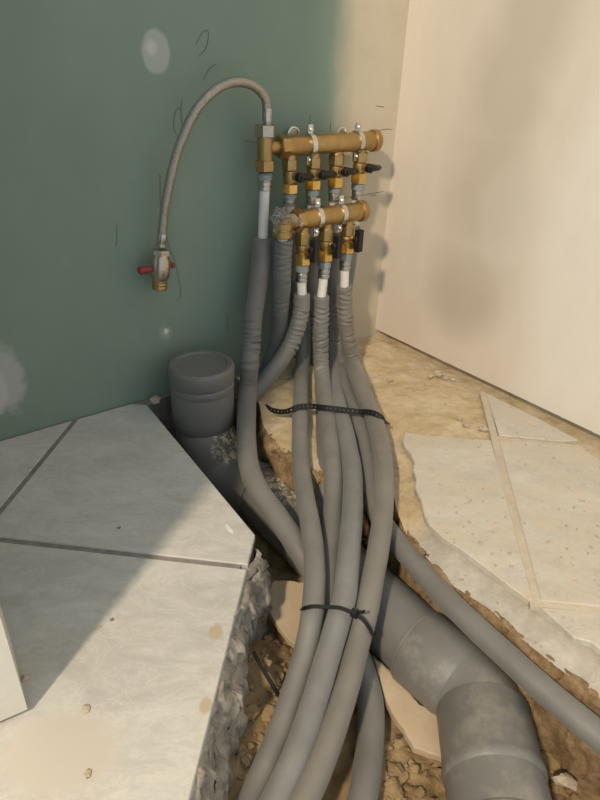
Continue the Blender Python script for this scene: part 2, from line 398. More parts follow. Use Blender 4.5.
# broken edge of the left slab: ragged mortar face under the tiles
def face_strip(pts, prof, amp, seed, step=.006):
    """pts: plan polyline; prof(s): list of (outward, z); outward is to the right of travel"""
    q = resample(smooth(pts), step); mb = MB(); L = len(q); K = None
    for k in range(L):
        t = (q[min(k+1, L-1)]-q[max(k-1, 0)]); t.z = 0; t.normalize(); o_ = Vector((t.y, -t.x, 0)); pr = prof(k/(L-1)); K = len(pr)
        for i, (h, z) in enumerate(pr):
            p = q[k]+o_*h; p.z = z; a = amp*(0.12 if i == 0 else 1.0)
            d = Vector((noise.noise(p*28+Vector((seed, 0, 0))), noise.noise(p*28+Vector((0, seed, 9))), noise.noise(p*28+Vector((5, 0, seed)))))*a
            d += Vector((noise.noise(p*85), noise.noise(p*85+Vector((7, 3, 1))), noise.noise(p*85+Vector((1, 8, 4)))))*a*.55
            c_ = noise.cell_vector(p*55); d += (c_-Vector((.5, .5, .5)))*a*.55*(0 if i == 0 else 1)
            if i == 0: d.z = -abs(d.z)*.3
            mb.v.append(p+d)
    for k in range(L-1):
        for i in range(K-1): b = k*K+i; mb.f.append((b, b+1, b+K+1, b+K))
    return mb
def prof_cut(s): return [(-.008, -.010)]+[(-.006-.0*i, -.010-.19*i/14) for i in range(1, 15)]
obj('broken_mortar', face_strip([cutB, (cutA+cutB)/2, cutA+(cutA-cutB)*.14], prof_cut, .004, 3), M_mortar, fl, sharp=0)
def prof_edge(s):
    bul = .007+.017*min(1, (1-s)*1.5)+.010*noise.noise(Vector((s*14, 1, 0)))
    return [(-.006, -.0075), (.003, -.009)]+[(.006+bul*(1-(1-i/20)**2.2), -.010-.20*(i/20)**1.15) for i in range(1, 21)]
obj('broken_mortar', face_strip([e_end, edgD, (edgC+edgD)/2, edgC, P(258, 556), cutB], prof_edge, .013, 11, .003), M_mortar, fl, sharp=0)

# ------------------------------------------------------------------ floor: right side
ZE = -.032
edge_px = [(232, 380, -.02), (249, 388, -.02), (259, 403, -.02), (264, 424, -.02), (281, 447, -.025), (300, 465, -.03), (325, 478, -.03), (350, 472, -.03), (373, 465, -.03), (389, 482, -.03), (397, 512, ZE), (407, 529, ZE), (430, 555, ZE), (451, 577, ZE), (470, 590, ZE), (492, 605, ZE), (514, 626, ZE),
           (538, 646, ZE), (564, 665, ZE), (587, 681, ZE), (612, 700, ZE), (700, 770, ZE), (860, 910, ZE)]
EDGE = smooth([Vector((P(u, v, z)[0], P(u, v, z)[1], 0)) for u, v, z in edge_px], 6)
def dist_edge(x, y):
    best = 9; sgn = 1; bi = 0; npt = None
    for i in range(len(EDGE)-1):
        ax_, ay_ = EDGE[i].x, EDGE[i].y; dx, dy = EDGE[i+1].x-ax_, EDGE[i+1].y-ay_; l2 = dx*dx+dy*dy
        t = max(0, min(1, ((x-ax_)*dx+(y-ay_)*dy)/l2)); ex, ey = x-ax_-dx*t, y-ay_-dy*t; d = ex*ex+ey*ey
        if d < best: best = d; sgn = 1 if dx*(y-ay_)-dy*(x-ax_) > 0 else -1; bi = i+t; npt = (ax_+dx*t, ay_+dy*t)
    dist_edge.near = npt; return math.sqrt(best)*sgn, bi/(len(EDGE)-1)
def sm(a, b_, x): t = max(0, min(1, (x-a)/(b_-a))); return t*t*(3-2*t)
# broken tile outlines on the right (pixels on the floor plane)
R1 = [(405, 432), (424, 435), (446, 436), (470, 439), (491, 440), (533, 598), (530, 600), (510, 586), (491, 571), (467, 553), (443, 537), (430, 525), (425, 517), (421, 500), (415, 488), (416, 479), (413, 470), (414, 462), (411, 454), (405, 447), (402, 441)]
R2 = [(499, 440), (520, 441), (560, 445), (583, 449), (640, 484), (760, 545), (760, 622), (600, 606), (541, 600)]
R3 = [(486, 393), (501, 400), (540, 419), (578, 440), (560, 441), (520, 437), (499, 435)]
R4 = [(541, 607), (600, 612), (760, 629), (760, 740), (640, 688), (603, 651), (592, 642), (574, 637), (557, 621)]
def planp(px): return [tuple(P(u, v)[:2]) for u, v in px]
RT = [planp(x) for x in (R1, R2, R3, R4)]
def inside(x, y, poly):
    r = False
    for i in range(len(poly)):
        (x1, y1), (x2, y2) = poly[i-1], poly[i]
        if (y1 > y) != (y2 > y) and x < (x2-x1)*(y-y1)/(y2-y1)+x1: r = not r
    return r
BC = P(340, 435); BC.z = 0
def bank_h(x, y, d, s):
    p = Vector((x, y, 0)); front = sm(.44, .52, s)
    z = -.013-(.030*front+.012*(1-front))*(1-sm(0.0, .055, d))
    rough = .0040*noise.noise(p*14)+.0022*noise.noise(p*34)+.0018*noise.noise(p*70)+.0011*noise.noise(p*140)
    z += rough*(1.0-.45*front)
    q_ = p-BC; z -= .017*math.exp(-(q_.x/.085)**2-(q_.y/.16)**2)
    far = sm(.10, .30, d)*(1-front)
    z += .010*(1-sm(.05, .16, (p-CR).dot(NX)))*(1+noise.noise(p*15))*(1-front)
    z += .006*max(0, noise.noise(p*24+Vector((3, 1, 0))))**2*(1-front)
    return z
HB = {}; st_ = .0045; mbB = MB(); x0, y0, nx_, ny_ = -.16, .18, 215, 300
for j in range(ny_):
    for i in range(nx_):
        x, y = x0+i*st_, y0+j*st_
        if (Vector((x, y, 0))-CR).dot(NX) < -.03 or (Vector((x, y, 0))-CR).dot(RN) < -.05: continue
        if x > .62 and y < .45 and x+y < .6: continue
        d, s_ = dist_edge(x, y)
        if d < -.0045: continue
        if d < .0: x, y = dist_edge.near
        z = bank_h(x, y, max(d, 0), s_)
        und = any(inside(x, y, t) for t in RT)
        if und: z = min(z, -.0105)
        HB[i, j] = len(mbB.v); mbB.v.append(Vector((x, y, z)))
for (i, j), k in HB.items():
    if (i+1, j) in HB and (i, j+1) in HB and (i+1, j+1) in HB: mbB.f.append((k, HB[i+1, j], HB[i+1, j+1], HB[i, j+1]))
# colour of the bank: sand near the corner, grey adhesive along the trench
m = Mat('sand_and_adhesive', .95); m.world()
f = m.noise(24, 8, .68); g = m.noise(210, 5, .7); l = m.noise(9, 4)
sand = m.ramp(f, (.3, (.48, .36, .20)), (.7, (.68, .55, .35))); sand = m.mix(m.ramp(l, (.45, 0.0), (.7, .45)), sand, (.66, .58, .44))
adh = m.ramp(f, (.3, (.40, .365, .30)), (.7, (.64, .59, .51)))
k0 = P(480, 585, -.03); mk = m.n('ShaderNodeVectorMath', operation='SUBTRACT'); m.link(m.pos, mk.inputs[0]); mk.inputs[1].default_value = tuple(P(412, 505))
dt = m.n('ShaderNodeVectorMath', operation='DOT_PRODUCT'); m.link(mk.outputs[0], dt.inputs[0]); dt.inputs[1].default_value = (E1.x*.35-E2.x, E1.y*.35-E2.y, 0)
kk = m.math('ADD', dt.outputs['Value'], m.math('MULTIPLY', m.math('SUBTRACT', m.noise(30, 4), .5), .06))
m.col(m.mix(m.ramp(kk, (.01, 0.0), (.05, 1.0)), sand, adh)); m.bump(f, 1.0, .005); m.bump(g, .6, .0022); M_bank = m.m
obj('screed', mbB, M_bank, fl, sharp=0)
def prof_bank(s):
    top = -.025-.014*sm(.40, .52, s); bul = .007+.006*noise.noise(Vector((s*30, 4, 0)))
    return [(-.010, top-.004), (-.001, top-.002)]+[(.002+bul*math.sin(i/16*2.4), top-.008-.17*(i/16)**1.1) for i in range(1, 17)]
obj('crumbling_edge', face_strip(EDGE[::6], prof_bank, .011, 23, .0035), M_earth, fl, sharp=0)
for t in RT: obj('tile', MB().prism(t, -.010, 0.0, .0016), M_tileR, fl, sharp=25)
# sand filled joints on the right
def strip(px, wd, mat, zt):
    q = [P(u, v) for u, v in px]; t = (q[-1]-q[0]).normalized(); s_ = Vector((-t.y, t.x, 0))*wd*.5
    obj('grout', MB().prism([tuple((q[0]+s_)[:2]), tuple((q[0]-s_)[:2]), tuple((q[-1]-s_)[:2]), tuple((q[-1]+s_)[:2])], -.0105, zt), mat, fl)
strip([(483, 391), (496.5, 443)], .013, M_groutR, -.0016); strip([(495, 436), (537, 606)], .016, M_groutR, -.0018); strip([(492, 437), (584, 447)], .016, M_groutR, -.0020); strip([(533, 601), (760, 626)], .014, M_groutR, -.0017)

# ------------------------------------------------------------------ trench bed
def bed_h(x, y):
    p = Vector((x, y, 0)); z = -.194+.012*noise.noise(p*7)+.010*noise.noise(p*20)+.006*noise.noise(p*55)
    c_ = noise.cell_vector(p*42+Vector((noise.noise(p*30), noise.noise(p*30+Vector((4, 4, 4))), 0))*.7); z += (c_.x-.5)*.010
    dl = (Vector((x, y, 0))-edgC).dot(Vector((-ed.y, ed.x, 0)))     # distance to the right of the left slab's edge
    z += .075*(1-sm(.02, .13, dl))*sm(.75, .55, y) if y < .75 else 0
    return z
mb = MB(); nx_, ny_, st_ = 190, 240, .006; xb, yb = -.34, .02
for j in range(ny_):
    for i in range(nx_):
        x, y = xb+i*st_, yb+j*st_; mb.v.append(Vector((x, y, bed_h(x, y))))
for j in range(ny_-1):
    for i in range(nx_-1):
        k = j*nx_+i
        if (mb.v[k]-CR).dot(NX) > -.05 and (mb.v[k]-CR).dot(RN) > -.05: mb.f.append((k, k+1, k+nx_+1, k+nx_))
tb = prop(obj('trench_bed', mb, M_clay, sharp=0), label='brown clay bed at the bottom of the trench', kind='structure')

# ------------------------------------------------------------------ drain pipe
RC = P(201, 363, .10); rx = Vector((RC.x, RC.y, 0))
dp = empty('drain_pipe', rx+ZZ*-.17); prop(dp, label='thick grey plastic drain pipe running from capped riser through the trench', cat='pipe')
ZA = -.133
pA, pB = P(261, 494, ZA), P(411, 638, ZA)
obj('cap', MB().lathe(rx+ZZ*.10, ZZ, [(.001, -.004), (.044, -.004), (.047, -.0035), (.050, .0), (.058, .0), (.0615, -.003), (.063, -.008), (.063, -.030), (.061, -.034), (.056, -.036)], 56, cap=False), M_pvcc, dp, sharp=35)
obj('socket', MB().lathe(rx, ZZ, [(.057, .066), (.0595, .065), (.0615, .062), (.0618, .052), (.0605, .049), (.0605, .046), (.061, .044), (.0605, -.015), (.060, -.028), (.056, -.036)], 56, cap=False), M_pvcc, dp, sharp=35)
obj('riser', MB().lathe(rx, ZZ, [(.0555, .07), (.0555, -.06)], 48), M_pvcc, dp)
dirp = (pB-pA).normalized()
bend_end = pA
el = [rx+ZZ*-.02, rx+ZZ*-.045, rx+ZZ*-.065+Vector((dirp.x, dirp.y, 0))*.012]
q0 = rx+Vector((0, 0, ZA)); toA = pA-q0
el += [q0+toA*.28+ZZ*.018, q0+toA*.52, q0+toA*.80, pA]
def elr(s, T, a): return .0585 if s < T-.03 else .0605-.0 if s > T-.012 else .0585+.002*(s-T+.03)/.018
obj('elbow', MB().sweep(el, elr, 48, .006), M_pvcs, dp, sharp=35)
obj('pipe', MB().sweep([pA-dirp*.03, pA, (pA+pB)/2, pB+dirp*.05], .0545, 48, .01), M_pvcs, dp)
c1, c2, c3, c4 = P(418, 646, ZA), P(461, 682, ZA), P(482, 711, ZA), P(494, 777, ZA)
d12 = (c2-c1).normalized(); d34 = (c4-c3).normalized(); L12 = (c2-c1).length; L34 = (c4-c3).length
obj('coupling', MB().lathe(c1, d12, [(.0545, -.001), (.058, 0), (.0595, .003), (.0595, L12-.006), (.058, L12-.002), (.0575, L12)], 48), M_pvc, dp, sharp=30)
obj('bend', MB().sweep([c2-d12*.02, c2, (c2+c3)/2+(d12-d34).normalized()*.004, c3, c3+d34*.02], .0575, 48, .006), M_pvc, dp)
obj('socket', MB().lathe(c3, d34, [(.0565, -.002), (.0595, 0), (.0605, .003), (.0605, L34-.010), (.062, L34-.006), (.063, L34), (.062, L34+.005), (.060, L34+.008), (.0595, L34+.055), (.0615, L34+.058), (.0615, L34+.075), (.056, L34+.077)], 48), M_pvc, dp, sharp=30)
obj('pipe', MB().sweep([c4+d34*.03, c4+d34*.2, c4+d34*.5], .0545, 40, .02), M_pvc, dp)
# second socket ridges on the coupling
obj('seal_ring', MB().lathe(c1+d12*-.004, d12, [(.0545, 0), (.0572, .001), (.0572, .004), (.0545, .005)], 48), M_pvc, dp)

# ------------------------------------------------------------------ manifolds
OU, OL = .055, .098                        # distance of upper and lower bar from the wall
def zat(u, v, off): return W(u, v, off).z
def clamp(parent, c, rb, mat=M_zinc, back=.05):
    o = MB().lathe(c-AX*.0055, AX, [(rb+.0004, 0), (rb+.003, .0005), (rb+.003, .0105), (rb+.0004, .011)], 32); k = obj('pipe_clamp', o, mat, parent)
    for s_ in (1, -1):
        t = MB(); cc = c+ZZ*s_*(rb+.009)+NX*.001
        t.box(cc, AX, NX, ZZ, .0055, .0012, .0085); t.lathe(cc+NX*.0005, NX, [(.0042, 0), (.0042, .004), (.003, .0055)], 12)
        obj('screw_tab', t, mat, k, sharp=30)
    st = MB().lathe(c-NX*(rb+.001), -NX, [(.004, 0), (.004, back-rb)], 12); st.lathe(c-NX*(back-.003), -NX, [(.011, 0), (.011, .002)], 20); obj('wall_stud', st, mat, k)
    return k
def port_valve(parent, top, zs, rb, handle):
    """top: point on the bar's axis; zs = heights of neck bottom, hex bottom, body bottom, nut bottom"""
    z1, z2, z3, z4, z5 = zs; p = Vector((top.x, top.y, 0))
    b = MB().lathe(p, ZZ, [(.0115, z1), (.0105, z1+.004), (.0105, top.z-rb*.8)], 24)
    b.hexa(p, ZZ, .0158, z2, z1, .3); b.lathe(p, ZZ, [(.0105, z4-.001), (.0125, z3+.003), (.0135, (z2+z3)/2), (.0125, z2-.001)], 24)
    v = obj('valve', b, M_brass, parent, sharp=30)
    obj('nut', MB().hexa(p, ZZ, .0165, z5, z4, .55), M_brass2, v, sharp=25)
    hd = (NX+AX*.22).normalized(); zc = (z2+z3)/2; s0 = Vector((p.x, p.y, zc))
    obj('stem', MB().lathe(s0, hd, [(.0075, .006), (.0075, .017), (.0085, .018), (.0085, .021)], 16), M_brass, v)
    h = MB(); sx = hd.cross(ZZ).normalized(); sx = sx if sx.dot(AX) > 0 else -sx
    if handle == 'across':
        h.lathe(s0, hd, [(.0085, .0195), (.009, .021), (.009, .030), (.007, .032)], 16)
        h.sweep([s0+hd*.026-sx*.004, s0+hd*.027+sx*.012, s0+hd*.025+sx*.026-ZZ*.002, s0+hd*.022+sx*.037-ZZ*.002], lambda s, T, a: .0080+.0012*math.sin(s/T*3.1)-.0028*abs(math.sin(a))*min(1, s/T*2), 14, .003)
    else:
        h.lathe(s0, hd, [(.0085, .0195), (.009, .021), (.009, .028), (.007, .030)], 16)
        h.box(s0+hd*.028-ZZ*.001+sx*.002, sx, hd, ZZ, .0068, .0062, .0215)
    obj('handle', h, M_black, v, sharp=30)
    return v
def bar(parent, pl, pr, rb):
    d = (pr-pl); L = d.length
    obj('bar', MB().lathe(pl, AX, [(rb-.002, 0), (rb, .002), (rb, L*.24), (rb-.001, L*.25), (rb-.001, L*.27), (rb, L*.28), (rb, L-.014), (rb-.002, L-.012)], 40), M_brass, parent, sharp=30)
    obj('end_cap', MB().lathe(pr-AX*.014, AX, [(rb+.0015, 0), (rb+.003, .001), (rb+.003, .012), (rb+.001, .0145), (rb-.004, .0146), (rb-.005, .0135)], 32).lathe(pr+AX*.0, AX, [(rb*.28, 0), (rb*.26, .003)], 6, cap=True), M_brass, parent, sharp=25)
# ---- upper manifold
uL, uR = W(279, 147.5, OU), W(377, 137.2, OU); uR = uL+AX*(uR-uL).dot(AX)+ZZ*(uR.z-uL.z)*.3; uL.z = (uL.z+uR.z)/2; uR.z = uL.z
RB = .0178
um = empty('brass_manifold', uL+AX*.1-ZZ*RB); prop(um, label='upper brass manifold bar with four closed black lever valves', cat='manifold', group='brass manifolds on the green wall')
bar(um, uL+AX*.004, uR, RB)
def on_bar(u, v, off, z):                      # point of the bar axis seen at pixel column u
    p = W(u, v, off); return Vector((p.x, p.y, z))
UPT = []
for u, v, (a1, a2, a3, a4, a5) in ((290, 147, (159, 170, 181, 183, 193)), (313.5, 144, (157, 168, 178, 179, 189)), (336, 141, (154, 165, 175, 176, 187)), (359.5, 139, (152, 162, 171, 172, 183))):
    p = on_bar(u, v+25, OU, uL.z); UPT.append((p, zat(u, a5, OU)))
    port_valve(um, p, [zat(u, q, OU) for q in (a1, a2, a3, a4, a5)], RB, 'across')
clamp(um, on_bar(309.5, 143, OU, uL.z), RB, back=OU); clamp(um, on_bar(357, 139, OU, uL.z), RB, back=OU)
for u in (293, 341.5):                          # round wall plates peeping over the bar
    c_ = on_bar(u, 132, .012, zat(u, 134, .012)); obj('wall_plate', MB().lathe(c_, NX, [(.0125, 0), (.014, .001), (.014, .003), (.011, .004), (.009, .002)], 24), M_zinc, um)
# tee at the left end of the upper bar
tz = [zat(265, v, OU) for v in (124, 137, 160, 171, 174)]; tp = W(265, 150, OU); tp = Vector((tp.x, tp.y, 0))
b = MB().lathe(tp, ZZ, [(.0135, tz[2]), (.0138, uL.z), (.0140, tz[1])], 28); b.lathe(Vector((tp.x, tp.y, uL.z)), AX, [(.011, .005), (.011, (uL-tp).dot(AX)+.004)], 24)
te = obj('tee', b, M_brass, um, sharp=30)
obj('nut', MB().hexa(tp, ZZ, .0195, tz[1], tz[0]-.001, .4), M_nickel, te, sharp=25); obj('nut', MB().hexa(tp, ZZ, .0185, tz[3], tz[2], .5), M_brass, te, sharp=25)
obj('union_nut', MB().hexa(uL, AX, .0215, -.002, .017, .25), M_brass, um, sharp=25)
# ---- lower manifold
lL, lR = W(300, 221.5, OL), W(364, 208.8, OL); lL.z = lR.z = (lL.z+lR.z)/2; dl_ = (lR-lL).dot(AX); lR = lL+AX*dl_
lm = empty('brass_manifold', lL+AX*.08-ZZ*RB); prop(lm, label='lower brass manifold bar with three open valves and a film-wrapped elbow', cat='manifold', group='brass manifolds on the green wall')
bar(lm, lL-AX*.002, lR, RB)
LPT = []
for u, v, zs in ((303, 242, (233, 244, 251, 253, 264)), (326, 237, (229, 240, 247, 249, 260)), (347.5, 232, (224, 235, 240, 242, 252))):
    p = on_bar(u, v, OL, lL.z); LPT.append((p, zat(u, zs[4], OL)))
    port_valve(lm, p, [zat(u, q, OL) for q in zs], RB, 'along')
clamp(lm, on_bar(316.5, 217, OL, lL.z), RB, back=OL); clamp(lm, on_bar(340, 213, OL, lL.z), RB, back=OL)
ep = W(283, 216, OL); ep = Vector((ep.x, ep.y, lL.z-.002))
b = MB().sweep([ep-ZZ*.024, ep-ZZ*.012, ep-ZZ*.002+AX*.004, ep+AX*.016, lL+AX*.004], lambda s, T, a: .0165-.003*min(1, s/T*1.5), 28, .003)
b.lathe(ep-ZZ*.026, ZZ, [(.0165, 0), (.0185, .002), (.0185, .012), (.0165, .014), (.0165, .018), (.0188, .019), (.0188, .027), (.0165, .029)], 28)
eb = obj('elbow', b, M_brass, lm, sharp=30)
obj('union_nut', MB().hexa(lL, AX, .0215, -.014, .003, .25), M_brass, lm, sharp=25)
m = Mat('crumpled_clear_film', .06); m.col((.85, .87, .88)); m.b.inputs['Transmission Weight'].default_value = .88; m.b.inputs['IOR'].default_value = 1.16
m.bump(m.noise(90, 3, .6), .35, .003); M_film = m.m
fm = MB()
fm.blob(ep+ZZ*.013-AX*.006+NX*.004, .0195, .018, .0155, .45, 2.2, 13, 4); obj('plastic_film', fm, M_film, lm, sharp=12)
fm = MB(); fm.sweep([ep+ZZ*.014+AX*.010+NX*.012, ep+ZZ*.006+AX*.020+NX*.018, ep-ZZ*.002+AX*.030+NX*.020], lambda s, T, a: .0062+.0026*noise.noise(Vector((s*220, math.cos(a)*1.6, math.sin(a)*1.6))), 12, .002); obj('film_twist', fm, M_film, lm, sharp=0)
fm = MB(); fm.blob(ep-ZZ*.004-AX*.017+NX*.006, .006, .006, .014, .5, 3, 9, 8); obj('film_tail', fm, M_film, lm, sharp=12)

# ------------------------------------------------------------------ insulated pipes
def creases(seed, zones):
    rnd = random.Random(seed); cr = []
    for a, b_, dens, dep in zones:
        x = a
        while x < b_:
            cr.append((x, rnd.uniform(.5, 1.0)*dep, rnd.uniform(0, 6.28), rnd.uniform(.0012, .0024), rnd.uniform(-.006, .006))); x += dens*rnd.uniform(.55, 1.5)
    return cr
def sleeve(pts, r, seed, zones, seam=None):
    cr = creases(seed, zones)
    def rf(s, T, a):
        v = r+.0006*noise.noise(Vector((s*25+seed, math.cos(a), math.sin(a))))
        for x, dep, ph, wd, sk in cr:
            if abs(s-x) > .014: continue
            q = s-x-sk*math.sin(a-ph)
            e = max(0.0, -.05+.95*math.cos(a-ph)+.7*noise.noise(Vector((x*90, a*1.3, seed)))); v -= dep*math.exp(-(q/wd)**2)*e; v += dep*.4*math.exp(-((abs(q)-.0046)/.0024)**2)*e
        if seam is not None:
            da = (a-seam-.15*noise.noise(Vector((s*18, seed, 0)))+math.pi) % (2*math.pi)-math.pi
            v -= .0026*math.exp(-(da/.10)**2)
        if s < .0015: v -= .001
        return v
    return MB().sweep(pts, rf, 40, .0022, ref=NX)
def at(q):
    u, v, k, val = q
    return W(u, v, val) if k == 'w' else P(u, v, val)
def fittings(t, p, ztop, vs, off, r_in=.0088, thin=False):
    """blue ring, pressed sleeve and bare pipe below a valve nut; vs = heights"""
    z1, z2, z3 = vs; q = Vector((p.x, p.y, 0))
    obj('plastic_ring', MB().lathe(q, ZZ, [(.0125, z1), (.0135, z1+.001), (.0135, ztop-.003), (.0125, ztop-.002), (.010, ztop+.001)], 24), M_ring, t, sharp=30)
    h = (z1-z2); obj('press_sleeve', MB().lathe(q, ZZ, [(.0108, z2), (.0118, z2+.0008), (.0118, z2+h*.3), (.0108, z2+h*.36), (.0108, z2+h*.44), (.0118, z2+h*.5), (.0118, z2+h*.8), (.011, z2+h*.86), (.0118, z2+h*.92), (.0118, z1)], 24), M_steel, t, sharp=30)
IP = 'insulated pipes of the manifolds'
def pipe_thing(label, pts, r, seed, zones, mat=M_foam, seam=None, white=None, head=None):
    q = [at(x) if not isinstance(x, Vector) else x for x in pts]
    t = empty('insulated_pipe', q[-1]); prop(t, label=label, cat='pipe', group=IP)
    if head:
        p, zt, vs, off = head; fittings(t, p, zt, vs, off)
        qq = Vector((p.x, p.y, 0)); obj('bare_pipe', MB().sweep([qq+ZZ*(vs[1]+.004), (qq+ZZ*vs[1]).lerp(q[0], .35), (qq+ZZ*vs[1]).lerp(q[0], .7), q[0], q[1]], .0094, 20, .004), M_white, t)
    obj('insulation', sleeve(q, r, seed, zones, seam), mat, t, sharp=0)
    return t
RI = .0163
# T1: supply of the upper manifold
p = tp; o_ = OU
pipe_thing('thick grey insulated pipe from the hose tee, leftmost, curving across the drain pipe',
    [(262.6, 238, 'w', OU), (261.2, 260, 'w', .057), (258, 285, 'w', .062), (253.5, 315, 'w', .068), (251.5, 342, 'w', .078), (249.5, 365, 'w', .10), (248, 388, 'z', .018), (246.5, 412, 'z', .0), (246.5, 440, 'z', -.014), (250, 470, 'z', -.022),
     (261, 494, 'z', -.030), (277, 516, 'z', -.040), (294, 541, 'z', -.050), (312, 570, 'z', -.068), (334, 610, 'z', -.092), (357, 655, 'z', -.140), (370, 700, 'z', -.160), (370, 745, 'z', -.165), (364, 790, 'z', -.155), (350, 850, 'z', -.155), (325, 920, 'z', -.155)],
    .0183, 1, [(.14, .19, .010, .0024), (.19, .27, .0085, .0050), (.18, .28, .007, .0028)], head=(Vector((tp.x, tp.y, 0)), zat(264.5, 173, OU), [zat(264, v, OU) for v in (180, 190, 232)], OU))
# T2: supply of the lower manifold
pipe_thing('dark ribbed insulated pipe under the film-wrapped brass elbow',
    [(283.5, 239, 'w', .096), (282.5, 262, 'w', .092), (281.5, 290, 'w', .085), (279.5, 318, 'w', .073), (276, 345, 'w', .061), (269, 366, 'w', .056), (259, 384, 'w', .052), (250, 398, 'w', .050), (240, 420, 'z', -.10), (233, 432, 'z', -.15)],
    .0175, 2, [(.01, .16, .0065, .0026)], mat=M_foam2, head=None)
o = [x for x in bpy.data.objects if x.name.startswith('insulated_pipe')][-1]
obj('bare_pipe', MB().lathe(Vector((ep.x, ep.y, 0)), ZZ, [(.0098, zat(284, 243, OL)), (.0098, ep.z-.024)], 20), M_white, o)
lo = []
for (p, zt), vs in zip(LPT, ((271, 281, 294), (267, 277, 299), (259, 269, 286))): lo.append((p, zt, [zat(303, v, OL) if False else W(303, v, OL).z for v in vs], OL))
def lowhead(i, u, vs): p, zt = LPT[i]; return (p, zt, [zat(u, v, OL) for v in vs], OL)
# T3: lower port 1
pipe_thing('wrinkled insulated pipe below the first lower valve, bending left behind the thick pipe',
    [(302, 294, 'w', .098), (301.5, 307, 'w', .099), (299, 322, 'w', .101), (294, 337, 'w', .102), (286, 353, 'w', .102), (276, 367, 'w', .100), (266, 379, 'w', .098), (255, 392, 'w', .094), (243, 408, 'w', .09), (236, 428, 'z', -.115)],
    .0168, 3, [(.022, .12, .0125, .0050), (.02, .13, .007, .0026)], head=lowhead(0, 303, (271, 281, 292)))
# B: lower port 2
pipe_thing('wrinkled insulated pipe straight below the middle lower valve, running under the cable tie',
    [(321.5, 296, 'w', .098), (321, 315, 'w', .099), (320.5, 335, 'w', .102), (320.8, 355, 'w', .108), (322, 375, 'z', .030), (325, 400, 'z', .012), (328.5, 430, 'z', .002), (332, 460, 'z', -.010), (333.5, 485, 'z', -.022), (333, 515, 'z', -.04), (331.5, 550, 'z', -.054),
     (328.5, 590, 'z', -.068), (323, 625, 'z', -.092), (312, 662, 'z', -.125), (298, 705, 'z', -.150), (279, 750, 'z', -.160), (255, 800, 'z', -.145), (215, 880, 'z', -.15)],
    RI, 4, [(.025, .11, .014, .0052), (.04, .19, .007, .0030), (.11, .21, .014, .0042)], head=lowhead(1, 325.5, (267, 277, 298)))
# E: lower port 3
pipe_thing('insulated pipe below the third lower valve, outer right tube of the bundle',
    [(344.5, 286, 'w', .098), (345, 305, 'w', .099), (345.5, 322, 'w', .102), (348, 340, 'w', .108), (352.5, 360, 'w', .118), (358.5, 380, 'z', .036), (366, 400, 'z', .022), (374.5, 420, 'z', .015), (381, 446, 'z', .014), (384, 470, 'z', .010), (384, 493, 'z', .005), (382.3, 520, 'z', -.004),
     (378.5, 548, 'z', -.016), (374, 573, 'z', -.028), (367, 610, 'z', -.048), (359, 640, 'z', -.065), (349.5, 677, 'z', -.077), (341.5, 705, 'z', -.084), (331.5, 735, 'z', -.09), (320.5, 765, 'z', -.095), (308, 793, 'z', -.10), (285, 840, 'z', -.105), (245, 910, 'z', -.11)],
    RI, 5, [(.004, .05, .0045, .0016), (.05, .13, .013, .0052), (.05, .20, .007, .0030), (.13, .21, .016, .0036)], mat=M_foamW, head=lowhead(2, 347, (259, 269, 284)))
def uphead(i, u, vs): p, zt = UPT[i]; return (p, zt, [zat(u, v, OU) for v in vs], OU)
# A: upper port 1
pipe_thing('insulated pipe on the left of the tied bundle, from the first upper valve',
    [(291.5, 232, 'w', .045), (294, 262, 'w', .045), (298, 292, 'w', .047), (302.5, 320, 'w', .05), (303.5, 345, 'w', .058), (302.5, 365, 'w', .075), (301, 388, 'z', .004), (300.2, 412, 'z', .002), (300, 440, 'z', -.008), (301.3, 468, 'z', -.018), (304.7, 494, 'z', -.020), (309.5, 520, 'z', -.020), (313.3, 546, 'z', -.024), (314.5, 572, 'z', -.031),
     (313.8, 596, 'z', -.041), (311.5, 620, 'z', -.054), (305.5, 650, 'z', -.073), (298, 678, 'z', -.087), (288.5, 707, 'z', -.098), (279, 735, 'z', -.107), (267, 763, 'z', -.113), (255, 791, 'z', -.12), (232, 840, 'z', -.115), (200, 905, 'z', -.12)],
    RI*.97, 6, [(.17, .24, .012, .003)], seam=2.4, head=uphead(0, 290, (198, 205, 229)))
# U2: upper port 2, hidden behind the lower port 2 pipe
pipe_thing('mostly hidden insulated pipe behind the middle valve, from the second upper valve',
    [(312.5, 236, 'w', .045), (311.5, 265, 'w', .045), (311.5, 300, 'w', .047), (313, 330, 'w', .05), (316, 352, 'w', .055), (319, 372, 'w', .065), (322, 392, 'z', -.008), (323, 415, 'z', -.018), (323.5, 445, 'z', -.028), (324, 475, 'z', -.045), (325, 505, 'z', -.075), (327, 540, 'z', -.10), (330, 580, 'z', -.13), (326, 640, 'z', -.15)],
    RI*.92, 7, [(.16, .24, .014, .003)], head=uphead(1, 313.5, (195, 204, 232)))
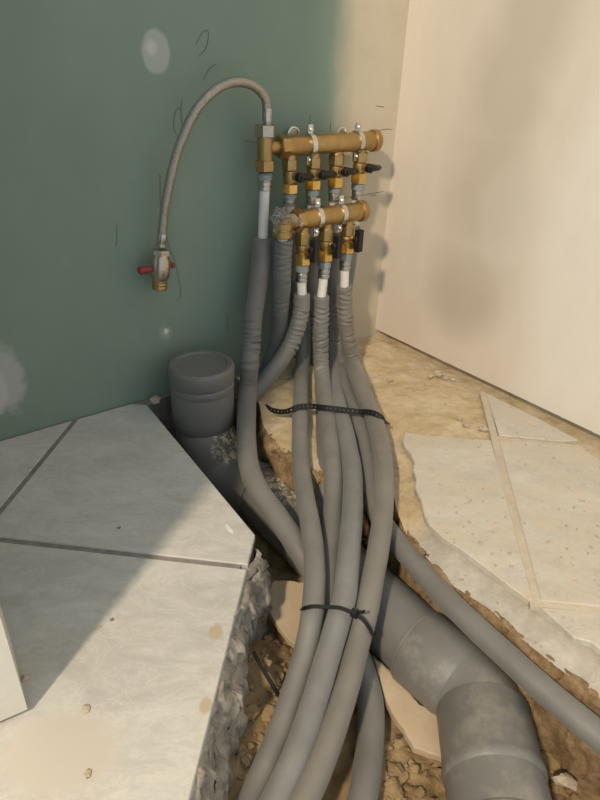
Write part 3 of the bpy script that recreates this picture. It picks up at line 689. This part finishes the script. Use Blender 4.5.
# C: upper port 3
pipe_thing('insulated pipe in the middle of the tied bundle, from the third upper valve',
    [(334.5, 232, 'w', .045), (333, 262, 'w', .045), (332, 292, 'w', .047), (331.5, 322, 'w', .05), (331.5, 345, 'w', .058), (332.5, 362, 'w', .07), (334, 383, 'z', .006), (338.5, 405, 'z', .006), (344, 427, 'z', .002), (348.5, 448, 'z', -.004), (352.2, 470, 'z', -.008), (353, 494, 'z', -.012), (352.2, 518, 'z', -.016), (350, 546, 'z', -.020),
     (347.8, 570, 'z', -.028), (344.8, 596, 'z', -.037), (338.5, 620, 'z', -.046), (330.5, 648, 'z', -.061), (322, 677, 'z', -.071), (313.5, 705, 'z', -.08), (304.5, 733, 'z', -.088), (293.5, 762, 'z', -.094), (280.5, 791, 'z', -.10), (257, 840, 'z', -.107), (220, 910, 'z', -.112)],
    RI*1.04, 8, [(.15, .25, .011, .004)], mat=M_foamC, seam=5.2, head=uphead(2, 336, (192, 201, 229)))
# D: upper port 4, then along the right bank
pipe_thing('insulated pipe from the fourth upper valve, running along the broken right edge',
    [(352.5, 226, 'w', .045), (348.5, 262, 'w', .045), (344, 297, 'w', .048), (342, 325, 'w', .055), (340, 345, 'w', .065), (341.5, 365, 'w', .08), (345, 384, 'z', .004), (351.5, 402, 'z', -.002), (359, 424, 'z', -.008), (366, 446, 'z', -.018), (369.5, 470, 'z', -.025), (372, 492, 'z', -.036), (376.5, 510, 'z', -.045), (386, 527, 'z', -.051), (403, 549, 'z', -.054),
     (424, 574, 'z', -.056), (446, 598, 'z', -.056), (468, 620, 'z', -.056), (489.5, 640, 'z', -.056), (528.5, 676, 'z', -.056), (563, 706, 'z', -.056), (600, 737, 'z', -.056), (660, 790, 'z', -.058), (740, 862, 'z', -.06)],
    RI*1.04, 9, [(.14, .26, .011, .004)], head=uphead(3, 359, (189, 199, 224)))

# ------------------------------------------------------------------ hose and ball valve
hp = [(267, 122), (267, 112), (265.5, 100), (259, 90), (248, 83.5), (235, 82), (220, 87), (207, 97), (195, 112), (185, 132), (176, 156), (169, 185), (164, 215), (161.8, 240)]
offs = [OU, OU, OU+.001, OU+.003, .062, .066, .068, .067, .063, .057, .05, .044, .038, .034]
hq = [W(u, v, o) for (u, v), o in zip(hp, offs)]
hs = empty('braided_hose', hq[0]); prop(hs, label='braided steel flexible hose arching left from the upper manifold tee', cat='hose')
obj('braid', MB().sweep(hq[1:-1]+[hq[-1]], lambda s, T, a: .0078+.00025*math.sin(s*900+2*a), 24, .0022), M_braid, hs, sharp=0)
d0 = (hq[1]-hq[0]).normalized(); d1 = (hq[-1]-hq[-2]).normalized()
obj('ferrule', MB().lathe(hq[0]-d0*.006, d0, [(.0062, 0), (.0068, .002), (.0068, .006), (.0082, .007), (.0086, .012), (.0086, .026), (.0082, .028)], 24), M_steel, hs, sharp=30)
obj('ferrule', MB().lathe(hq[-1]-d1*.012, d1, [(.0082, 0), (.0086, .001), (.0088, .013), (.0078, .016), (.0078, .019), (.0092, .020), (.0092, .023)], 24), M_steel, hs, sharp=30)
bv = empty('ball_valve', W(160, 288, .032)); prop(bv, label='small nickel ball valve with red lever hanging from the hose end', cat='valve')
v0 = W(161.3, 249, .034); v1 = W(159.6, 289, .032); vd = (v1-v0).normalized(); VL = (v1-v0).length
obj('body', MB().lathe(v0, vd, [(.0100, 0), (.0125, .001), (.0135, VL*.11), (.0142, VL*.13), (.0142, VL*.17), (.0172, VL*.24), (.0178, VL*.45), (.0174, VL*.66), (.0150, VL*.72), (.0135, VL*.76)], 28), M_nickel, bv, sharp=35)
obj('collar', MB().hexa(v0, vd, .0158, VL*.02, VL*.15, .3), M_nickel, bv, sharp=25)
obj('outlet', MB().lathe(v0, vd, [(.0135, VL*.76), (.0138, VL*.78), (.0128, VL*.82), (.0138, VL*.86), (.0128, VL*.9), (.0138, VL*.94), (.0128, VL), (.009, VL), (.0085, VL*.8)], 28, cap=False), M_brass, bv, sharp=35)
vc = v0+vd*VL*.45
lv = obj('lever', MB().lathe(vc-AX*.014, -AX, [(.005, 0), (.005, .006), (.0062, .007), (.0062, .013), (.0070, .014), (.0072, .026), (.005, .028)], 14).box(vc-AX*.034, AX, NX, ZZ, .0055, .004, .0045), M_red, bv, sharp=30)
obj('stop_screw', MB().lathe(vc+AX*.014, AX, [(.0042, 0), (.0042, .007), (.0052, .0075), (.0052, .012)], 10), M_red, bv, sharp=30)

# ------------------------------------------------------------------ straps and ties
sp_ = [(266, 405, .0), (272, 410, .0), (281, 412, .003), (290, 410.5, .014), (299, 407, .022), (311, 406.5, .022), (326, 408, .030), (343, 410, .027), (359, 412, .026), (370, 412.5, .033), (379, 416, .033), (384, 421, .022), (389, 424, .008)]
q = resample(smooth([P(*a) for a in sp_]), .0028); mb = MB()
wds = (-.0058, -.0022, .0022, .0058)
for k in range(len(q)):
    t = (q[min(k+1, len(q)-1)]-q[max(k-1, 0)]).normalized(); vdir = (O-q[k]).normalized(); s_ = t.cross((ZZ+vdir).normalized()).normalized(); n_ = s_.cross(t).normalized(); n_ = n_ if n_.z > 0 else -n_
    tap = min(1, .35+k*.06, .35+(len(q)-1-k)*.08)
    for h in (0, .0014):
        for x in wds: mb.v.append(q[k]+s_*x*tap+n_*h)
for k in range(len(q)-1):
    b0 = k*8; b1 = b0+8; hole = (k % 3 == 1) and 6 < k < len(q)-8
    for i in range(3):
        if i == 1 and hole: continue
        mb.f.append((b0+i, b0+i+1, b1+i+1, b1+i)); mb.f.append((b0+4+i, b1+4+i, b1+5+i, b0+5+i))
    for i in (0, 3): mb.f.append((b0+i, b1+i, b1+4+i, b0+4+i))
    if hole:
        for i in (1, 2): mb.f.append((b0+i, b1+i, b1+4+i, b0+4+i))
prop(obj('perforated_strap', mb, M_black, org=P(320, 410, .0), sharp=30), label='black perforated plastic strap laid across five grey insulated pipes', cat='strap')
tt = [(302.5, 612, -.066), (303.2, 608.8, -.034), (313, 606.5, -.0245), (325, 607.3, -.026), (339, 608, -.0225), (351, 612.5, -.024), (362, 619, -.030), (369, 628, -.042), (373, 636, -.062)]
tl = [P(*a) for a in tt]; low = [P(370, 628, -.095), P(348, 618, -.112), P(328, 612, -.122), P(309, 612, -.088)]
tie = empty('cable_tie', P(338, 612, -.1)); prop(tie, label='black cable tie tightened around the lower pipe bundle', cat='cable tie', group='black cable ties')
obj('band', MB().ribbon(tl+low+[tl[0]], lambda k: (Vector((0, -.35, 1)).normalized() if k < .5 else Vector((0, .2, -1))), .0052, .0014, .003), M_black, tie, sharp=40)
hc = P(354.5, 613.5, -.024); td = (tl[6]-tl[4]).normalized()
obj('head', MB().box(hc, td, td.cross(ZZ).normalized(), ZZ, .0050, .0048, .0035), M_black, tie, sharp=30)
obj('tail', MB().ribbon([hc, P(360, 613, -.018), P(365.5, 611.5, -.012)], ZZ, .0048, .0013, .003), M_black, tie, sharp=40)
lt = [P(253, 652, -.095), P(262, 668, -.098), P(273, 686, -.106), P(286, 707, -.122), P(296, 724, -.135)]
prop(obj('cable_tie', MB().ribbon(lt, Vector((.3, -.3, 1)).normalized(), .0056, .0014, .004), M_black, org=lt[2], sharp=40), label='loose straight black cable tie sticking out below the pipes over the clay', cat='cable tie', group='black cable ties')

# ------------------------------------------------------------------ debris
def slab(name, px, z, th, mat, label, cat, tilt=(0, 0), group=None):
    c_ = P(sum(a for a, b_ in px)/len(px), sum(b_ for a, b_ in px)/len(px), z); pts = [P(u, v, z) for u, v in px]
    out = []
    for i, a in enumerate(pts):                       # ragged outline
        b_ = pts[(i+1) % len(pts)]
        n_ = max(1, int((b_-a).length/.006))
        for k in range(n_):
            p_ = a.lerp(b_, k/n_); p_ += Vector((noise.noise(p_*160), noise.noise(p_*160+Vector((5, 5, 5))), 0))*.0018; out.append(tuple(p_[:2]))
    mb = MB().prism(out, z-th, z, .0012)
    for v in mb.v: v.z += (v.x-c_.x)*tilt[0]+(v.y-c_.y)*tilt[1]
    return prop(obj(name, mb, mat, org=(c_.x, c_.y, z-th), sharp=30), label=label, cat=cat, group=group)
slab('board_offcut', [(264, 586), (283, 583), (306, 584), (312, 612), (302, 645), (289, 637), (276, 622), (266, 606)], -.132, .011, M_board, 'tan broken board piece under the left end of the cable tie', 'offcut', (-.10, .12), 'broken board pieces in the trench')
slab('board_offcut', [(372, 655), (395, 676), (420, 705), (442, 716), (446, 757), (430, 752), (414, 746), (404, 728), (392, 712), (383, 690)], -.158, .012, M_board, 'tan broken board piece tucked under the bend of the drain pipe', 'offcut', (.05, .05), 'broken board pieces in the trench')
def stone(u, v, z, r, mat, label, cat, group, name='stone', flat=.6, seed=0):
    p = P(u, v, z); mb = MB().blob(p+ZZ*r*flat*.45, r*random.uniform(.8, 1.3), r*random.uniform(.7, 1.1), r*flat, .4, 1.9, 8, seed, random.uniform(0, 3))
    return prop(obj(name, mb, mat, org=p, sharp=22), label=label, cat=cat, group=group)
# stones under the foot of the right wall and on the sand
for i, (u, v, r, lab) in enumerate([(438, 375, .011, 'largest pale pebble heaped in the gap below the plaster wall'), (446, 378, .008, 'pale pebble just right of the largest one below the plaster wall'), (453, 380, .007, 'rightmost pale pebble in the heap below the plaster wall'),
        (430, 377, .0065, 'leftmost pale pebble in the heap below the plaster wall'), (483, 430, .010, 'largest pale pebble in the bare sand beside the floor joint'), (460, 419, .006, 'small pebble in the middle of the sand, upper of two'),
        (466, 426, .006, 'small pebble in the middle of the sand, lower of two'), (389, 380, .0065, 'small pebble on the sand near the wall corner beside the pipes')]):
    stone(u, v, -.009, r, M_stone, lab, 'stone', 'pebbles on the sand', seed=i)
stone(155, 401, -.004, .016, M_stone, 'pale mortar lump at the foot of the green wall beside the riser', 'stone', 'stones on the clay', flat=.5, seed=77)
# crumbs on the left tiles
for i, (u, v, r, lab) in enumerate([(86, 709, .0048, 'white plaster crumb on the lower left tile near the middle'), (88, 774, .004, 'white plaster crumb on the lower left tile near the bottom'), (25, 679, .006, 'tan crumb on the tile beside the door jamb'), (119, 528, .003, 'dark crumb on the shaded grey tile'), (112, 620, .0028, 'dark crumb pair on the shadow edge of the tile'), (98, 628, .003, 'white crumb on the shadow edge of the tile')]):
    stone(u, v, 0.0, r, M_grout if 'dark' in lab else M_stone, lab, 'crumb', 'crumbs on the left tiles', 'crumb', .5, 50+i)
prop(obj('plaster_flake', MB().prism([tuple(P(*a)[:2]) for a in ((225, 525), (228, 525), (234, 532), (233, 534), (228, 531))], 0.0, .0015, .0004), M_white, org=P(229, 529)), label='white plaster flake on the tile near the sawn edge', cat='flake')
stone(468+2, 787+2, -.17, .01, M_stone, 'pale stone on the clay beside the drain socket bottom', 'stone', 'stones on the clay', seed=70) if False else None
stone(543, 731, -.165, .010, M_stone, 'pale flat chip on the clay right of the drain socket', 'stone', 'stones on the clay', flat=.35, seed=71)
stone(565, 782, -.168, .012, M_stone, 'pale stone on the clay at the lower right', 'stone', 'stones on the clay', seed=72)
# grit on the bare sand and the dusty tiles
rnd = random.Random(9); mbs = MB(); cnt = 0
while cnt < 420:
    u, v = rnd.uniform(372, 600), rnd.uniform(338, 640); p = P(u, v, -.008); d, s_ = dist_edge(p.x, p.y)
    if d < .004 or (p-CR).dot(RN) < .004 or (p-CR).dot(NX) < .004: continue
    on = any(inside(p.x, p.y, t) for t in RT)
    if on and rnd.random() > .22: continue
    if not on and s_ > .5 and rnd.random() > .5: continue
    near = max(0, 1-(p-CR).dot(RN)/.06); r = rnd.uniform(.0009, .0026)*(1+.9*near*rnd.random()); cnt += 1
    p.z = (0.0 if on else bank_h(p.x, p.y, d, s_))+r*.2
    mbs.blob(p, r*rnd.uniform(.8, 1.6), r*rnd.uniform(.7, 1.2), r*rnd.uniform(.4, .8), .5, 1.8, 6, cnt, rnd.uniform(0, 3))
prop(obj('grit', mbs, M_stone, fl, sharp=24), kind='stuff')
# clay crumbs, too small and too many to pick apart
rnd = random.Random(5); cnt = 0; mbc = MB()
for (a, b_, n_) in (((238, 590), (300, 800), 150), ((540, 710), (610, 810), 110), ((376, 720), (445, 800), 60)):
    for k in range(n_):
        u, v = rnd.uniform(a[0], b_[0]), rnd.uniform(a[1], b_[1]); p = P(u, v, -.16)
        if dist_edge(p.x, p.y)[0] > -.015: continue
        r = rnd.uniform(.002, .0075)*rnd.choice((.7, 1, 1.3)); p.z = bed_h(p.x, p.y)+r*.15; cnt += 1
        mbc.blob(p, r*rnd.uniform(.8, 1.5), r*rnd.uniform(.7, 1.2), r*rnd.uniform(.4, .7), .5, 1.8, 7, 100+cnt, rnd.uniform(0, 3))
prop(obj('clay_crumbs', mbc, M_clay, tb, sharp=24), kind='stuff')
